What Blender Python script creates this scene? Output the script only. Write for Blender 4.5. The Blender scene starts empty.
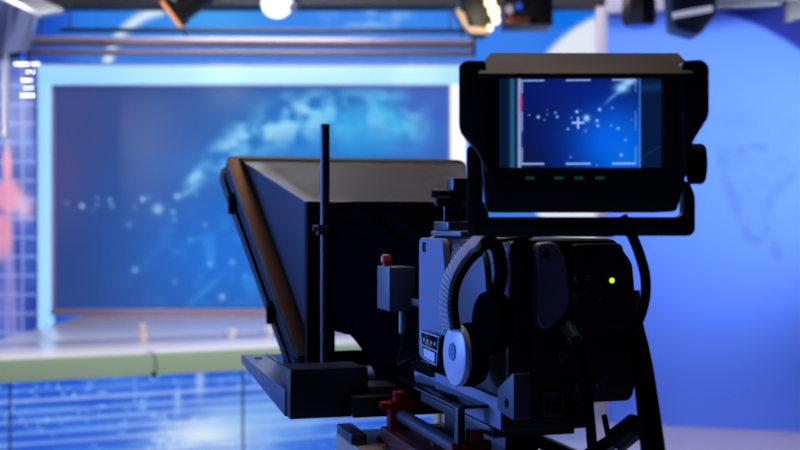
import bpy, bmesh, math, random
import numpy as np
from mathutils import Vector, Matrix

random.seed(7)
C = bpy.context.scene.collection
F, CX, CY, EYE = 1111.1, 400.0, 225.0, 1.45
R = math.radians

# ------------------------------------------------------------------ frames
class Frame:
    def __init__(s, o, deg=0.0):
        s.o = Vector(o); s.a = R(deg)
        s.m = Matrix.Translation(s.o) @ Matrix.Rotation(s.a, 4, 'Z'); s.i = s.m.inverted()
    def px(s, x, y, /, **k):
        """point of this frame seen in direction (x, y) lying on the local plane x=, y= or z="""
        o = s.i @ Vector((0, 0, EYE)); d = s.i.to_3x3() @ Vector(((x - CX) / F, 1, (CY - y) / F))
        ax, val = next(iter(k.items())); n = 'xyz'.index(ax)
        return o + d * ((val - o[n]) / d[n])

W = Frame((0, 0, 0))
RIG = Frame((0.199, 1.3, 0), 16)          # x right, y forward along the camera axis
VF = Frame((0.186, 1.15, 0), -4)          # viewfinder, its screen in the plane y = 0

# ------------------------------------------------------------------ mesh builder
class MB:
    def __init__(s): s.bm = bmesh.new()
    def _add(s, t, bev=0, seg=2, ang=25):
        if bev:
            e = [e for e in t.edges if len(e.link_faces) == 2 and e.calc_face_angle(0) > R(ang)]
            bmesh.ops.bevel(t, geom=e, offset=bev, segments=seg, profile=0.6, affect='EDGES', clamp_overlap=True)
        me = bpy.data.meshes.new('t'); t.to_mesh(me); t.free(); s.bm.from_mesh(me); bpy.data.meshes.remove(me); return s
    def box(s, a, b, bev=0.002, seg=2):
        a, b = Vector(a), Vector(b)
        return s.obox((a + b) / 2, (Vector((1,0,0)), Vector((0,1,0)), Vector((0,0,1))), (abs(b - a)[:] if False else [abs(q) / 2 for q in (b - a)]), bev, seg)
    def obox(s, c, ax, h, bev=0.002, seg=2):
        t = bmesh.new(); c = Vector(c)
        v = [t.verts.new(c + ax[0]*h[0]*i + ax[1]*h[1]*j + ax[2]*h[2]*k) for i in (-1,1) for j in (-1,1) for k in (-1,1)]
        for q in ((0,1,3,2),(4,6,7,5),(0,4,5,1),(2,3,7,6),(0,2,6,4),(1,5,7,3)): t.faces.new([v[n] for n in q])
        bmesh.ops.recalc_face_normals(t, faces=t.faces)
        return s._add(t, min(bev, min(h) * 0.9), seg)
    def bar(s, p, q, w, h, up=(0,0,1), bev=0.002):
        p, q = Vector(p), Vector(q); d = (q - p); L = d.length; d.normalize()
        x = d.cross(Vector(up)).normalized(); z = x.cross(d).normalized()
        return s.obox((p + q) / 2, (x, d, z), (w / 2, L / 2, h / 2), bev)
    def loops(s, L, closed=True, cap=True, bev=0, seg=2, ang=25):
        t = bmesh.new(); V = [[t.verts.new(p) for p in l] for l in L]; n = len(V[0])
        for a, b in zip(V, V[1:]):
            for i in range(n if closed else n - 1):
                j = (i + 1) % n
                t.faces.new((a[i], a[j], b[j], b[i]))
        if cap and closed: t.faces.new(V[0][::-1]); t.faces.new(V[-1])
        bmesh.ops.recalc_face_normals(t, faces=t.faces)
        return s._add(t, bev, seg, ang)
    def prism(s, poly, y0, y1, bev=0.0015, fn=None, seg=2):
        fn = fn or (lambda x, z, y: Vector((x, y, z)))
        return s.loops([[fn(x, z, y0) for x, z in poly], [fn(x, z, y1) for x, z in poly]], bev=bev, seg=seg)
    def ring(s, outer, inner, y0, y1, bev=0.0012, fn=None):
        fn = fn or (lambda x, z, y: Vector((x, y, z)))
        L = [[fn(x, z, y) for x, z in p] for p, y in ((outer, y0), (outer, y1), (inner, y1), (inner, y0), (outer, y0))]
        t = bmesh.new(); V = [[t.verts.new(p) for p in l] for l in L[:4]]; n = len(outer)
        for k in range(4):
            a, b = V[k], V[(k + 1) % 4]
            for i in range(n): t.faces.new((a[i], a[(i+1) % n], b[(i+1) % n], b[i]))
        bmesh.ops.recalc_face_normals(t, faces=t.faces)
        return s._add(t, bev)
    def lathe(s, prof, o, axis=(0,0,1), seg=28):
        o, a = Vector(o), Vector(axis).normalized(); x = a.orthogonal().normalized(); y = a.cross(x)
        L = [[o + a * h + (x * math.cos(k * 2 * math.pi / seg) + y * math.sin(k * 2 * math.pi / seg)) * max(r, 1e-5) for k in range(seg)] for r, h in prof]
        return s.loops(L)
    def cyl(s, p, q, r, r2=None, seg=24, bev=0.0):
        p, q = Vector(p), Vector(q); L = (q - p).length; r2 = r if r2 is None else r2
        b = bev
        pr = [(r, 0), (r2, L)] if not b else [(r - b, 0), (r, b), (r2, L - b), (r2 - b, L)]
        return s.lathe(pr, p, q - p, seg)
    def tube(s, pts, r, seg=12, n=10, smooth=True, flat=None):
        P = [Vector(p) for p in pts]
        if smooth: P = spline(P, n)
        L = []; prev = None
        for i, p in enumerate(P):
            d = (P[min(i+1, len(P)-1)] - P[max(i-1, 0)]).normalized()
            x = (prev - d * prev.dot(d)).normalized() if prev else d.orthogonal().normalized(); prev = x
            y = d.cross(x); rr = r(i / (len(P) - 1)) if callable(r) else r
            L.append([p + (x * math.cos(k*2*math.pi/seg) + y * math.sin(k*2*math.pi/seg)) * rr for k in range(seg)])
        return s.loops(L)
    def ball(s, c, r, sx=1, sy=1, sz=1, u=16, v=10):
        t = bmesh.new(); bmesh.ops.create_uvsphere(t, u_segments=u, v_segments=v, radius=r)
        for w in t.verts: w.co = Vector((w.co.x*sx, w.co.y*sy, w.co.z*sz)) + Vector(c)
        return s._add(t)
    def build(s, name, mat, parent=None, frame=None, base=None, ang=35):
        me = bpy.data.meshes.new(name)
        f = frame or (parent.get('_f') if False else None)
        off = Vector(base) if base is not None else (BASE[parent.name] if parent else Vector())
        for v in s.bm.verts: v.co -= off
        for q in s.bm.faces: q.smooth = True
        s.bm.to_mesh(me); s.bm.free(); me.set_sharp_from_angle(angle=R(ang)); me.materials.append(mat)
        o = bpy.data.objects.new(name, me); C.objects.link(o)
        if parent: o.parent = parent
        else:
            f = frame or W; o.location = f.m @ off; o.rotation_euler = (0, 0, f.a)
        BASE[o.name] = off
        return o
BASE = {}

def spline(P, n):
    out = []
    for i in range(len(P) - 1):
        a, b, c, d = P[max(i-1, 0)], P[i], P[i+1], P[min(i+2, len(P)-1)]
        for k in range(n):
            t = k / n
            out.append(0.5 * (2*b + (c - a)*t + (2*a - 5*b + 4*c - d)*t*t + (3*b - a - 3*c + d)*t**3))
    out.append(P[-1]); return out

def rounded(poly, r, seg=5):
    out = []; n = len(poly)
    for i in range(n):
        p = Vector(poly[i]); a = Vector(poly[i-1]) - p; b = Vector(poly[(i+1) % n]) - p
        k = min(r, a.length * 0.45, b.length * 0.45); A = p + a.normalized()*k; B = p + b.normalized()*k
        for q in range(seg + 1):
            t = q / seg; out.append(tuple(A*(1-t)**2 + p*2*t*(1-t) + B*t*t))
    return out
def rect(x0, z0, x1, z1): return [(x0, z0), (x1, z0), (x1, z1), (x0, z1)]

def tag(o, label=None, cat=None, group=None, kind=None):
    if label: o['label'] = label
    if cat: o['category'] = cat
    if group: o['group'] = group
    if kind: o['kind'] = kind
    return o
def thing(name, label, cat, frame, base, group=None):
    o = bpy.data.objects.new(name, None); C.objects.link(o); o.empty_display_size = 0.05
    o.location = frame.m @ Vector(base); o.rotation_euler = (0, 0, frame.a); BASE[o.name] = Vector(base)
    return tag(o, label, cat, group)

# ------------------------------------------------------------------ materials
def lin(c): return tuple((q/255/12.92) if q <= 10.3 else ((q/255 + 0.055)/1.055)**2.4 for q in c[:3])
def mat(name, rgb, rough=0.5, metal=0.0, emit=None, strength=0, noise=0.0, nscale=40, bump=0.0, spec=0.5, trans=0, linear=False, coat=0):
    m = bpy.data.materials.new(name); m.use_nodes = True; nt = m.node_tree; b = nt.nodes['Principled BSDF']
    c = rgb if linear else lin(rgb)
    b.inputs['Base Color'].default_value = (*c, 1); b.inputs['Roughness'].default_value = rough; b.inputs['Metallic'].default_value = metal
    b.inputs['Specular IOR Level'].default_value = spec; b.inputs['Coat Weight'].default_value = coat
    if trans: b.inputs['Transmission Weight'].default_value = trans
    if emit: b.inputs['Emission Color'].default_value = (*lin(emit), 1); b.inputs['Emission Strength'].default_value = strength
    if noise or bump:
        tc = nt.nodes.new('ShaderNodeTexCoord'); n = nt.nodes.new('ShaderNodeTexNoise'); n.inputs['Scale'].default_value = nscale; n.inputs['Detail'].default_value = 4
        nt.links.new(tc.outputs['Object'], n.inputs['Vector'])
        if noise:
            r = nt.nodes.new('ShaderNodeMapRange'); r.inputs['To Min'].default_value = max(0, rough - noise); r.inputs['To Max'].default_value = min(1, rough + noise)
            nt.links.new(n.outputs['Fac'], r.inputs['Value']); nt.links.new(r.outputs['Result'], b.inputs['Roughness'])
        if bump:
            u = nt.nodes.new('ShaderNodeBump'); u.inputs['Strength'].default_value = bump; u.inputs['Distance'].default_value = 0.002
            nt.links.new(n.outputs['Fac'], u.inputs['Height']); nt.links.new(u.outputs['Normal'], b.inputs['Normal'])
    return m
def attr_mat(name, emission=True, strength=1.0, rough=0.3, base=(0.01, 0.01, 0.012), spec=0.3):
    m = bpy.data.materials.new(name); m.use_nodes = True; nt = m.node_tree; b = nt.nodes['Principled BSDF']
    a = nt.nodes.new('ShaderNodeAttribute'); a.attribute_name = 'Col'
    b.inputs['Roughness'].default_value = rough; b.inputs['Specular IOR Level'].default_value = spec
    if emission:
        b.inputs['Base Color'].default_value = (*base, 1)
        nt.links.new(a.outputs['Color'], b.inputs['Emission Color']); b.inputs['Emission Strength'].default_value = strength
    else: nt.links.new(a.outputs['Color'], b.inputs['Base Color'])
    return m

M = dict(
    black=mat('black_plastic', (17,17,20), 0.42, noise=0.08, bump=0.15, nscale=300),
    blackm=mat('black_matte_metal', (14,14,18), 0.5, 0.0, noise=0.08),
    gloss=mat('black_gloss', (8,8,10), 0.15),
    rubber=mat('black_rubber', (7,7,9), 0.7, spec=0.06),
    foam=mat('black_foam', (5,5,7), 0.95, spec=0.0),
    cloth=mat('black_cloth', (5,5,8), 0.95, bump=0.4, nscale=120, spec=0.0),
    hood=mat('hood_sheet', (74,72,76), 0.42, noise=0.05, nscale=12, spec=0.7),
    hoodside=mat('hood_side_sheet', (72,68,78), 0.5, noise=0.05, nscale=12, spec=0.3),
    frame=mat('frame_warm_sheen', (138,92,56), 0.5, 0.1, noise=0.08),  # brown stands for warm light reflected by the black prompter frame
    visor=mat('visor_plastic', (34,28,32), 0.55, noise=0.06, spec=0.3),
    side=mat('side_panel_metal', (118,125,145), 0.6, 0.0, noise=0.05, spec=0.2),
    gunmetal=mat('gunmetal', (70,72,82), 0.4, 0.6, noise=0.08),
    steel=mat('brushed_steel', (120,122,130), 0.35, 0.8, noise=0.1),
    grey=mat('grey_paint', (105,106,112), 0.5),
    greyband=mat('grey_ribbed_pad', (140,136,140), 0.75),
    cap=mat('earcup_cap', (190,195,210), 0.35),
    capring=mat('earcup_ring', (70,100,150), 0.4),
    red=mat('red_anodised', (150,30,22), 0.35, 0.4),
    redplate=mat('red_brown_plate', (110,52,42), 0.35, 0.6, noise=0.15, nscale=30),
    tan=mat('tan_metal', (175,152,125), 0.4, 0.3, noise=0.1),
    redk=mat('red_knob', (215,50,55), 0.4),
    plug=mat('green_grey_plug', (120,140,130), 0.4, 0.2),
    label=mat('white_print', (200,205,215), 0.5),
    glass=mat('prompter_glass', (245,248,255), 0.02, trans=1.0, spec=0.3),
    led=mat('green_led', (60,70,10), 0.4, emit=(215,235,20), strength=1.3),
    button=mat('lit_button', (30,70,60), 0.5, emit=(40,95,85), strength=0.25),
    white=mat('white_laminate', (228,222,222), 0.25),
    greylam=mat('grey_gloss_laminate', (170,172,190), 0.16),
    green=mat('pale_green_glass_edge', (152,176,140), 0.3),
    lilac=mat('lilac_paint', (175,172,195), 0.5),
    pipe=mat('pinkish_grey_pipe', (160,145,156), 0.4, 0.3),
    ceil=mat('dark_ceiling', (10,10,14), 0.9),
    beam=mat('dark_beam', (60,58,62), 0.7),
    drape=mat('silver_drape', (160,170,205), 0.6, bump=0.5, nscale=30),
    alu=mat('aluminium', (190,190,195), 0.35, 0.7),
    lit_cyan=mat('lightbox_cyan', (150,155,165), 0.5, emit=(132,194,254), strength=1.08),
    lit_white=mat('lightbox_white', (150,155,165), 0.4, emit=(232,240,255), strength=1.0),
    pinkedge=mat('pink_grey_trim', (165,140,160), 0.4),
    bulb=mat('white_led_bulb', (255,255,255), 0.4, emit=(235,240,255), strength=14.0),
    warm=mat('warm_lamp', (255,230,190), 0.4, emit=(255,225,165), strength=2.2),
    coolwhite=mat('cool_lamp', (255,255,255), 0.4, emit=(250,250,255), strength=1.3),
    orange=mat('orange_lit_rim', (230,140,70), 0.4, emit=(240,160,90), strength=0.8),  # lamp light on the spotlight rim, put in as its own glow
    barn=mat('barn_door', (200,175,145), 0.5),
    bluegel=mat('blue_gel', (30,70,160), 0.4, emit=(20,80,190), strength=0.6),
    beige=mat('beige_plastic', (225,205,175), 0.4),
    screen=attr_mat('lit_screen'),
    vfscreen=attr_mat('viewfinder_lcd', rough=0.12),
    wallprint=attr_mat('printed_wall', emission=False, rough=0.55, spec=0.2),
)

# floor with a soft gloss and procedural smudges
fm = mat('studio_floor', (165,160,178), 0.3, noise=0.1, nscale=3); M['floor'] = fm

# ------------------------------------------------------------------ picture functions (2D numpy, photo-like sRGB colours)
def vnoise(x, y, seed=0):
    xi, yi = np.floor(x).astype(np.int64), np.floor(y).astype(np.int64); fx, fy = x - xi, y - yi
    fx, fy = fx*fx*(3-2*fx), fy*fy*(3-2*fy)
    def h(a, b):
        n = (a*374761393 + b*668265263 + seed*974634721) & 0xffffffff
        n = ((n ^ (n >> 13)) * 1274126177) & 0xffffffff
        return ((n ^ (n >> 16)) & 0xffff) / 65535.0
    return (h(xi,yi)*(1-fx) + h(xi+1,yi)*fx)*(1-fy) + (h(xi,yi+1)*(1-fx) + h(xi+1,yi+1)*fx)*fy
def fbm(x, y, seed=0, o=4):
    s = 0; a = 0.5
    for k in range(o): s = s + a*vnoise(x*2**k, y*2**k, seed+k); a *= 0.5
    return s / (1 - 0.5**o)
def ss(a, b, x): t = np.clip((x-a)/(b-a), 0, 1); return t*t*(3-2*t)
def g(x, y, cx, cy, sx, sy): return np.exp(-((x-cx)/sx)**2 - ((y-cy)/sy)**2)
def mixc(c, k, col): k = np.clip(k, 0, 1)[..., None]; return c*(1-k) + np.array(col, float)*k
def tolin(c):
    c = np.clip(c, 0, 255)/255
    return np.where(c <= 0.04045, c/12.92, ((c+0.055)/1.055)**2.4)

DOTS = [(67,203,1.6,.5),(82,206,2.2,1),(97,198,1.6,.5),(97,205,1.6,.5),(92,211,1.4,.4),(110,200,2,.7),(112,206,2,.6),(143,199,2.3,1),(149,197,1.5,.5),
        (129,225,2,.5),(135,207,1.6,.5),(177,196,2.4,.9),(173,212,2.2,.7),(175,220,1.8,.6),(158,209,5,.75),(135,270,3,.6),(196,195,1.8,.5),(210,264,2.5,.6),
        (232,262,3,.5),(222,297,3,.7),(205,225,2,.5),(175,282,2,.4),(190,240,2,.4),(245,278,2,.5),(300,250,2,.5),(380,240,2,.5)]
def wall_picture(x, y):
    c = np.empty(x.shape + (3,)); c[:] = (44, 78, 150)
    c = mixc(c, g(x,y,70,110,80,70)*0.6, (70,72,125))
    c = mixc(c, g(x,y,60,270,60,60)*0.6, (42,58,120))
    c = mixc(c, g(x,y,62,180,25,50)*0.5, (95,70,130))
    c = mixc(c, g(x,y,230,255,95,75)*0.95, (16,108,214))
    c = mixc(c, g(x,y,330,140,120,70)*0.9, (28,125,215))
    c = mixc(c, g(x,y,445,100,50,80)*0.7, (62,98,200))
    c = mixc(c, g(x,y,232,90,28,24)*0.3, (165,165,185))  # lamp glare on the screen, painted into the picture
    n = fbm(x/15, y/13, 3); n2 = fbm(x/30, y/24, 8)
    yc = np.interp(x, (180,195,215,245,290,330,380,430,448), (190,178,160,139,120,110,112,126,134))
    th = np.interp(x, (180,200,240,300,380,448), (6,11,18,23,25,20))
    k = np.exp(-((y-yc+14*(n2-.5))/th)**2)*ss(178,196,x)*(1-ss(405,440,x))
    c = mixc(c, k*ss(.28,.56,n)*0.9, (118,200,242))
    c = mixc(c, k*ss(.5,.68,n)*0.55*(1-ss(300,350,x)), (190,225,250))
    c = mixc(c, g(x,y,375,124,50,26)*ss(.3,.6,fbm(x/22,y/16,11))*0.75, (62,185,240))
    c = mixc(c, g(x,y,240,165,60,16)*0.45, (60,150,235))
    t = (x-160)/50; ln = np.exp(-((y-(207-27*t))/3.5)**2)*ss(172,185,x)*(1-ss(190,205,x))
    c = mixc(c, ln*0.6, (130,205,245))
    k = ss(0.48, 0.72, fbm(x/14, y/14, 21))*g(x,y,225,265,75,45)
    c = mixc(c, k*0.6, (50,150,235))
    c = mixc(c, np.exp(-((y-295+0.9*(x-200))/4)**2)*g(x,y,205,290,22,22)*0.5, (60,170,235))
    for a, b, r, s in DOTS: c = mixc(c, np.exp(-(((x-a)**2+(y-b)**2)/(r*r)))*s, (190,225,250))
    return c
def header_picture(x, y):
    c = np.empty(x.shape + (3,)); c[:] = (42,124,234)
    c = mixc(c, 1-ss(40, 95, x), (8,72,190))
    c = mixc(c, g(x,y,215,20,60,30)*0.7, (80,175,245))
    c = mixc(c, g(x,y,370,20,90,40)*0.5, (90,150,240))
    c = mixc(c, g(x,y,560,20,60,30)*0.8, (0,108,230))
    n = fbm(x/12, y/9, 5)
    c = mixc(c, g(x,y,372,16,38,15)*ss(.42,.62,n), (140,190,250))
    r = np.hypot(x-172, y-76); c = mixc(c, np.exp(-(np.abs(r-66)/5)**3)*(x < 165)*(y < 66)*ss(-20,20,y+10), (225,242,255))
    r = np.hypot(x-650, y-140); c = mixc(c, 1-ss(133, 137, r), (222,230,242))
    c = mixc(c, np.exp(-((x-97)/1.0)**2)*0.5, (10,60,150))
    return c
def side_picture(x, y):
    c = np.empty(x.shape + (3,)); c[:] = (50,88,190)
    c = mixc(c, ss(.4,.7,fbm(x/9,y/30,9))*0.7, (28,50,150))
    gl = np.minimum(np.abs((y % 19)-9.5), np.abs((x % 15)-7.5)); c = mixc(c, np.exp(-(gl/1.5)**2)*0.7, (165,185,235))
    c = mixc(c, np.exp(-((x-9-0.04*(y-200))/3.2)**2)*0.55, (190,170,215))
    p = np.maximum(g(x,y,8,196,17,22), np.maximum(g(x,y,7,165,6,22), g(x,y,2,235,16,40)*0.8))
    c = mixc(c, ss(.3,.75,p)*0.9, (238,150,182))
    c = mixc(c, g(x,y,24,207,12,15)*0.9, (228,190,225))
    c = mixc(c, g(x,y,6,300,14,40)*0.6, (150,140,215))
    return c
def desk_picture(x, y):
    c = np.empty(x.shape + (3,)); c[:] = (28,92,214)
    c = mixc(c, ss(.45,.7,fbm(x/45,y/16,31))*0.6, (75,140,235))
    for k, (yy, s) in enumerate(((9,.4),(20,.75),(31,.5),(41,.6),(53,.5),(64,.6),(80,.5),(100,.5))):
        c = mixc(c, np.exp(-((y-yy)/1.9)**2)*s, (180,188,240))
        c = mixc(c, np.exp(-((y-yy-5)/1.9)**2)*0.7*s, (14,60,180))
    c = mixc(c, ss(.62,.78,fbm(x/5,y/5,37,2))*0.7*ss(.3,.7,fbm(x/50,y/40,38)), (150,200,245))
    c = mixc(c, g(x,y,205,70,62,30)*1.0*ss(.15,.5,fbm(x/60,y/7,41)), (228,238,247))
    c = mixc(c, g(x,y,275,56,75,30)*0.7, (140,190,245))
    c = mixc(c, g(x,y,197,8,5,18)*0.7 + g(x,y,174,30,3,18)*0.5, (200,220,246))
    return c
def print_picture(x, y):
    """printed blue wall: a large pale disc on navy with a faint continent outline"""
    c = np.empty(x.shape + (3,)); c[:] = (26,42,140)
    r = np.hypot(x-650, y-262); c = mixc(c, 1-ss(257, 263, r), (96,140,252))
    def poly(pts):
        ins = np.zeros(x.shape, bool); n = len(pts); dist = np.full(x.shape, 1e9)
        for i in range(n):
            (x0,y0),(x1,y1) = pts[i], pts[(i+1) % n]
            cr = ((y0 > y) != (y1 > y)) & (x < (x1-x0)*(y-y0)/((y1-y0) if y1 != y0 else 1e-9) + x0); ins ^= cr
            L = (x1-x0)**2+(y1-y0)**2; t = np.clip(((x-x0)*(x1-x0)+(y-y0)*(y1-y0))/L, 0, 1)
            dist = np.minimum(dist, np.hypot(x-x0-t*(x1-x0), y-y0-t*(y1-y0)))
        return ins, dist
    jig = (fbm(x/5, y/5, 51)-.5)*6
    ins, d = poly([(720,152),(760,146),(797,166),(800,172),(776,190),(768,208),(766,228),(757,244),(748,238),(735,205),(724,180)])
    c = mixc(c, np.exp(-((d+jig)/4.2)**2)*0.30*ss(.25,.6,fbm(x/7,y/7,61)) + ins*ss(.4,.6,fbm(x/8,y/8,67))*0.12, (62,84,205))
    ins, d = poly([(772,238),(780,246),(783,256),(776,261),(771,252)]); c = mixc(c, ins*0.35, (72,98,215))
    c = mixc(c, np.exp(-((y-(118+0.1*(x-700)))/10)**2)*0.12*ss(.4,.7,fbm(x/9,y/9,57)), (70,95,215))
    return c

def picture_grid(name, pts, nx, ny, fn, x0, x1, y0, y1, material, parent=None, frame=None, base=None, thick=0.0, back=None):
    """grid panel; pts(s, t) gives its 3D points (s right, t down); fn colours it; thick gives the panel a back"""
    off = Vector(base) if base is not None else (BASE[parent.name] if parent else Vector())
    S, T = np.meshgrid(np.linspace(0,1,nx), np.linspace(0,1,ny))
    P = [tuple(pts(a, b) - off) for a, b in zip(S.ravel(), T.ravel())]
    Fc = [(r*nx+q, (r+1)*nx+q, (r+1)*nx+q+1, r*nx+q+1) for r in range(ny-1) for q in range(nx-1)]
    col = tolin(fn(x0+(x1-x0)*S, y0+(y1-y0)*T)).reshape(-1, 3)
    nb = len(P)
    if thick:
        rim = [q for q in range(nx)] + [r*nx+nx-1 for r in range(1,ny)] + [(ny-1)*nx+q for q in range(nx-2,-1,-1)] + [r*nx for r in range(ny-2,0,-1)]
        dn = back or Vector((0, 1, 0))
        for q in rim: P.append(tuple(Vector(P[q]) + dn*thick))
        k = len(rim)
        for i in range(k): Fc.append((rim[i], rim[(i+1) % k], nb+(i+1) % k, nb+i))
        Fc.append(tuple(nb+i for i in range(k)))
        col = np.vstack([col, np.full((k, 3), 0.004)])
    me = bpy.data.meshes.new(name); me.from_pydata(P, [], Fc)
    a = me.color_attributes.new('Col', 'FLOAT_COLOR', 'POINT')
    a.data.foreach_set('color', np.hstack([col, np.ones((len(col),1))]).astype(np.float32).ravel())
    me.materials.append(material)
    o = bpy.data.objects.new(name, me); C.objects.link(o)
    if parent: o.parent = parent
    else: f = frame or W; o.location = f.m @ off; o.rotation_euler = (0,0,f.a)
    BASE[o.name] = off
    return o

# ================================================================== SETTING
def struct(o): o['kind'] = 'structure'; return o
struct(MB().box((-7,-2.5,-0.1),(6.5,10.5,0),0).build('floor', M['floor']))
struct(MB().box((-7,-2.5,4.0),(6.5,10.5,4.1),0).build('ceiling', M['ceil']))
struct(MB().box((-7,9.9,0),(6.5,10.0,4.0),0).build('wall_back', M['ceil']))
struct(MB().box((-7.1,-2.5,0),(-7,10.5,4.0),0).build('wall_left', M['ceil']))
# the blue printed wall on the right, slightly turned
p0, p1 = Vector((1.515, 8.141, 0)), Vector((5.2, 7.12, 0))
def wallpt(s, t): p = p0.lerp(p1, s); return Vector((p.x, p.y, 2.98*(1-t)))
def pr(S, T):   # photo-like coordinates of the print
    q = p0[:]; X = p0.x+(p1.x-p0.x)*S; Y = p0.y+(p1.y-p0.y)*S
    return CX+F*X/Y, CY-F*(2.98*(1-T)-EYE)/Y
struct(picture_grid('wall_right', wallpt, 160, 150, lambda S, T: print_picture(*pr(S, T)), 0, 1, 0, 1, M['wallprint'], thick=0.1, back=Vector((0.27,0.96,0))))
struct(MB().box((1.545,8.72,0),(1.63,8.8,3.3),0.004).build('trim_1', mat('column_paint', (240,232,242), 0.5)))
d = (p1-p0).normalized(); n = Vector((-d.y, d.x, 0))
struct(MB().obox((p0+p1)/2 + Vector((0,0,3.16)) - n*0.02, (d, n, Vector((0,0,1))), ((p1-p0).length/2, 0.08, 0.175), 0.004).build('trim_2', M['lilac']))
struct(MB().obox((p0+p1)/2 + Vector((0,0,3.67)) , (d, n, Vector((0,0,1))), ((p1-p0).length/2, 0.05, 0.33), 0.0).build('trim_3', M['ceil']))
struct(MB().box((-3.4,8.7,3.17),(1.7,8.95,3.45),0.01).build('trim_4', M['beam']))

# backlit graphic panel behind
X0, X1 = W.px(20,0,y=9.0).x, W.px(598,0,y=9.0).x
bp = thing('backlit_backdrop', 'blue backlit backdrop with white arcs behind the video wall', 'backdrop', W, ((X0+X1)/2, 9.0, 0.05))
zt, zb = 3.22, 0.06
picture_grid('graphic_panel', lambda s, t: Vector((X0+(X1-X0)*s, 9.0, zt+(zb-zt)*t)), 200, 110, header_picture, 20, 598, CY-F*(zt-EYE)/9, CY-F*(zb-EYE)/9, M['screen'], bp, thick=0.06)
for xx in (X0+0.1, X1-0.1): MB().box((xx-0.04,9.06,0),(xx+0.04,9.3,3.2),0.005).build('support_post', M['beam'], bp)

# video wall
YV = 8.5
def V(x, y, Y=YV): return W.px(x, y, y=Y)
a, b = V(55,307), V(448,88)
vw = thing('video_wall', 'large nine-tile video wall showing a blue map, framed by glowing light strips', 'video wall', W, ((a.x+b.x)/2, YV, 0))
for r in range(3):
    for q in range(3):
        x0, x1, y0, y1 = 55+131*q, 55+131*(q+1), 88+73*r, 88+73*(r+1)
        A, B = V(x0+0.15, y0+0.12), V(x1-0.15, y1-0.12)
        picture_grid('screen_tile', lambda s, t, A=A, B=B: Vector((A.x+(B.x-A.x)*s, YV, A.z+(B.z-A.z)*t)), 90, 54, wall_picture, x0, x1, y0, y1, M['screen'], vw, thick=0.08)
zl = 0.55
MB().box((a.x-0.01,YV+0.082,a.z-0.01),(b.x+0.01,YV+0.11,b.z+0.01),0.002).build('back_panel', M['blackm'], vw)
A = V(38,66); B = V(466,88)
mb = MB().box((a.x-0.012, YV-0.03, b.z), (b.x+0.012, YV+0.06, b.z+0.02), 0.002).box((a.x-0.02, YV-0.03, a.z-0.012),(a.x-0.001, YV+0.06, b.z+0.01),0.002).box((b.x+0.001, YV-0.03, a.z-0.012),(b.x+0.02, YV+0.06, b.z+0.01),0.002)
mb.build('inner_trim', M['pinkedge'], vw)
MB().box((A.x, YV-0.06, b.z+0.02),(B.x, YV+0.06, A.z),0.01).build('light_strip', M['lit_cyan'], vw)
MB().box((A.x, YV-0.06, zl),(a.x-0.02, YV+0.06, b.z+0.019),0.01).build('light_strip', M['lit_cyan'], vw)
o = MB().box((b.x+0.02, YV-0.06, zl),(B.x, YV+0.06, b.z+0.019),0.01).build('light_strip', M['lit_white'], vw); o['label'] = 'white light strip'
MB().box((A.x-0.02, YV-0.07, A.z),(B.x+0.02, YV+0.07, A.z+0.015),0.003).box((A.x-0.025, YV-0.07, zl),(A.x-0.002, YV+0.07, A.z+0.015),0.003).build('outer_trim', M['pinkedge'], vw)
MB().box((a.x-0.02, YV-0.05, a.z-0.06),(b.x+0.02, YV+0.06, a.z-0.013),0.004).build('bottom_rail', M['pinkedge'], vw)
MB().box((A.x, YV-0.02, 0),(B.x, YV+0.2, zl-0.001),0.004).build('plinth', M['white'], vw)

# white platform ledge below the video wall
# ------------------------------------------------------------------ news desk
EL, ER = W.px(0,361,z=0.777), W.px(350,345,z=0.777)
dd = (ER-EL); dd.z = 0; dd.normalize(); dn = Vector((-dd.y, dd.x, 0))
ang = math.degrees(math.atan2(dd.y, dd.x)); DK = Frame((EL.x, EL.y, 0), ang)     # x along the edge, y away from us
L0, L1 = -0.62, 2.4
dk = thing('news_desk', 'long white news desk with pale green edge and lit blue front panels', 'desk', DK, (1.3, 0.6, 0))
MB().box((L0,0,0.665),(L1,0.05,0.777),0.006).build('edge_strip', M['green'], dk)
MB().box((L0,0.051,0.72),(L1,0.42,0.783),0.005).build('front_top', M['white'], dk)
MB().box((L0,0.421,0.72),(L1,0.92,0.775),0.005).build('rear_top', M['greylam'], dk)
s1 = DK.px(10,400,y=0.06).x; s2 = DK.px(243,400,y=0.06).x; st = s2-s1
for k in range(-1, 3):
    xa, xb = max(L0, s1+st*k)+0.006, min(L1, s1+st*(k+1))-0.006
    if xb-xa < 0.1: continue
    k0 = 10+233*k
    picture_grid('front_panel', lambda s, t, xa=xa, xb=xb: Vector((xa+(xb-xa)*s, 0.06, 0.66-0.58*t)), 200, 90, desk_picture, k0+233*(xa-s1-st*k)/st, k0+233*(xb-s1-st*k)/st, 0, 118, M['screen'], dk, thick=0.05)
for k in range(0, 3): MB().box((s1+st*k-0.0055,0.056,0.08),(s1+st*k+0.0055,0.1,0.66),0.001).build('seam_post', M['gunmetal'], dk)
MB().box((L0+0.02,0.115,0),(L1-0.02,0.9,0.719),0.004).build('carcass', M['beam'], dk)
MB().box((L0,0.05,0),(L1,0.114,0.078),0.003).build('toe_kick', M['gunmetal'], dk)
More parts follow.
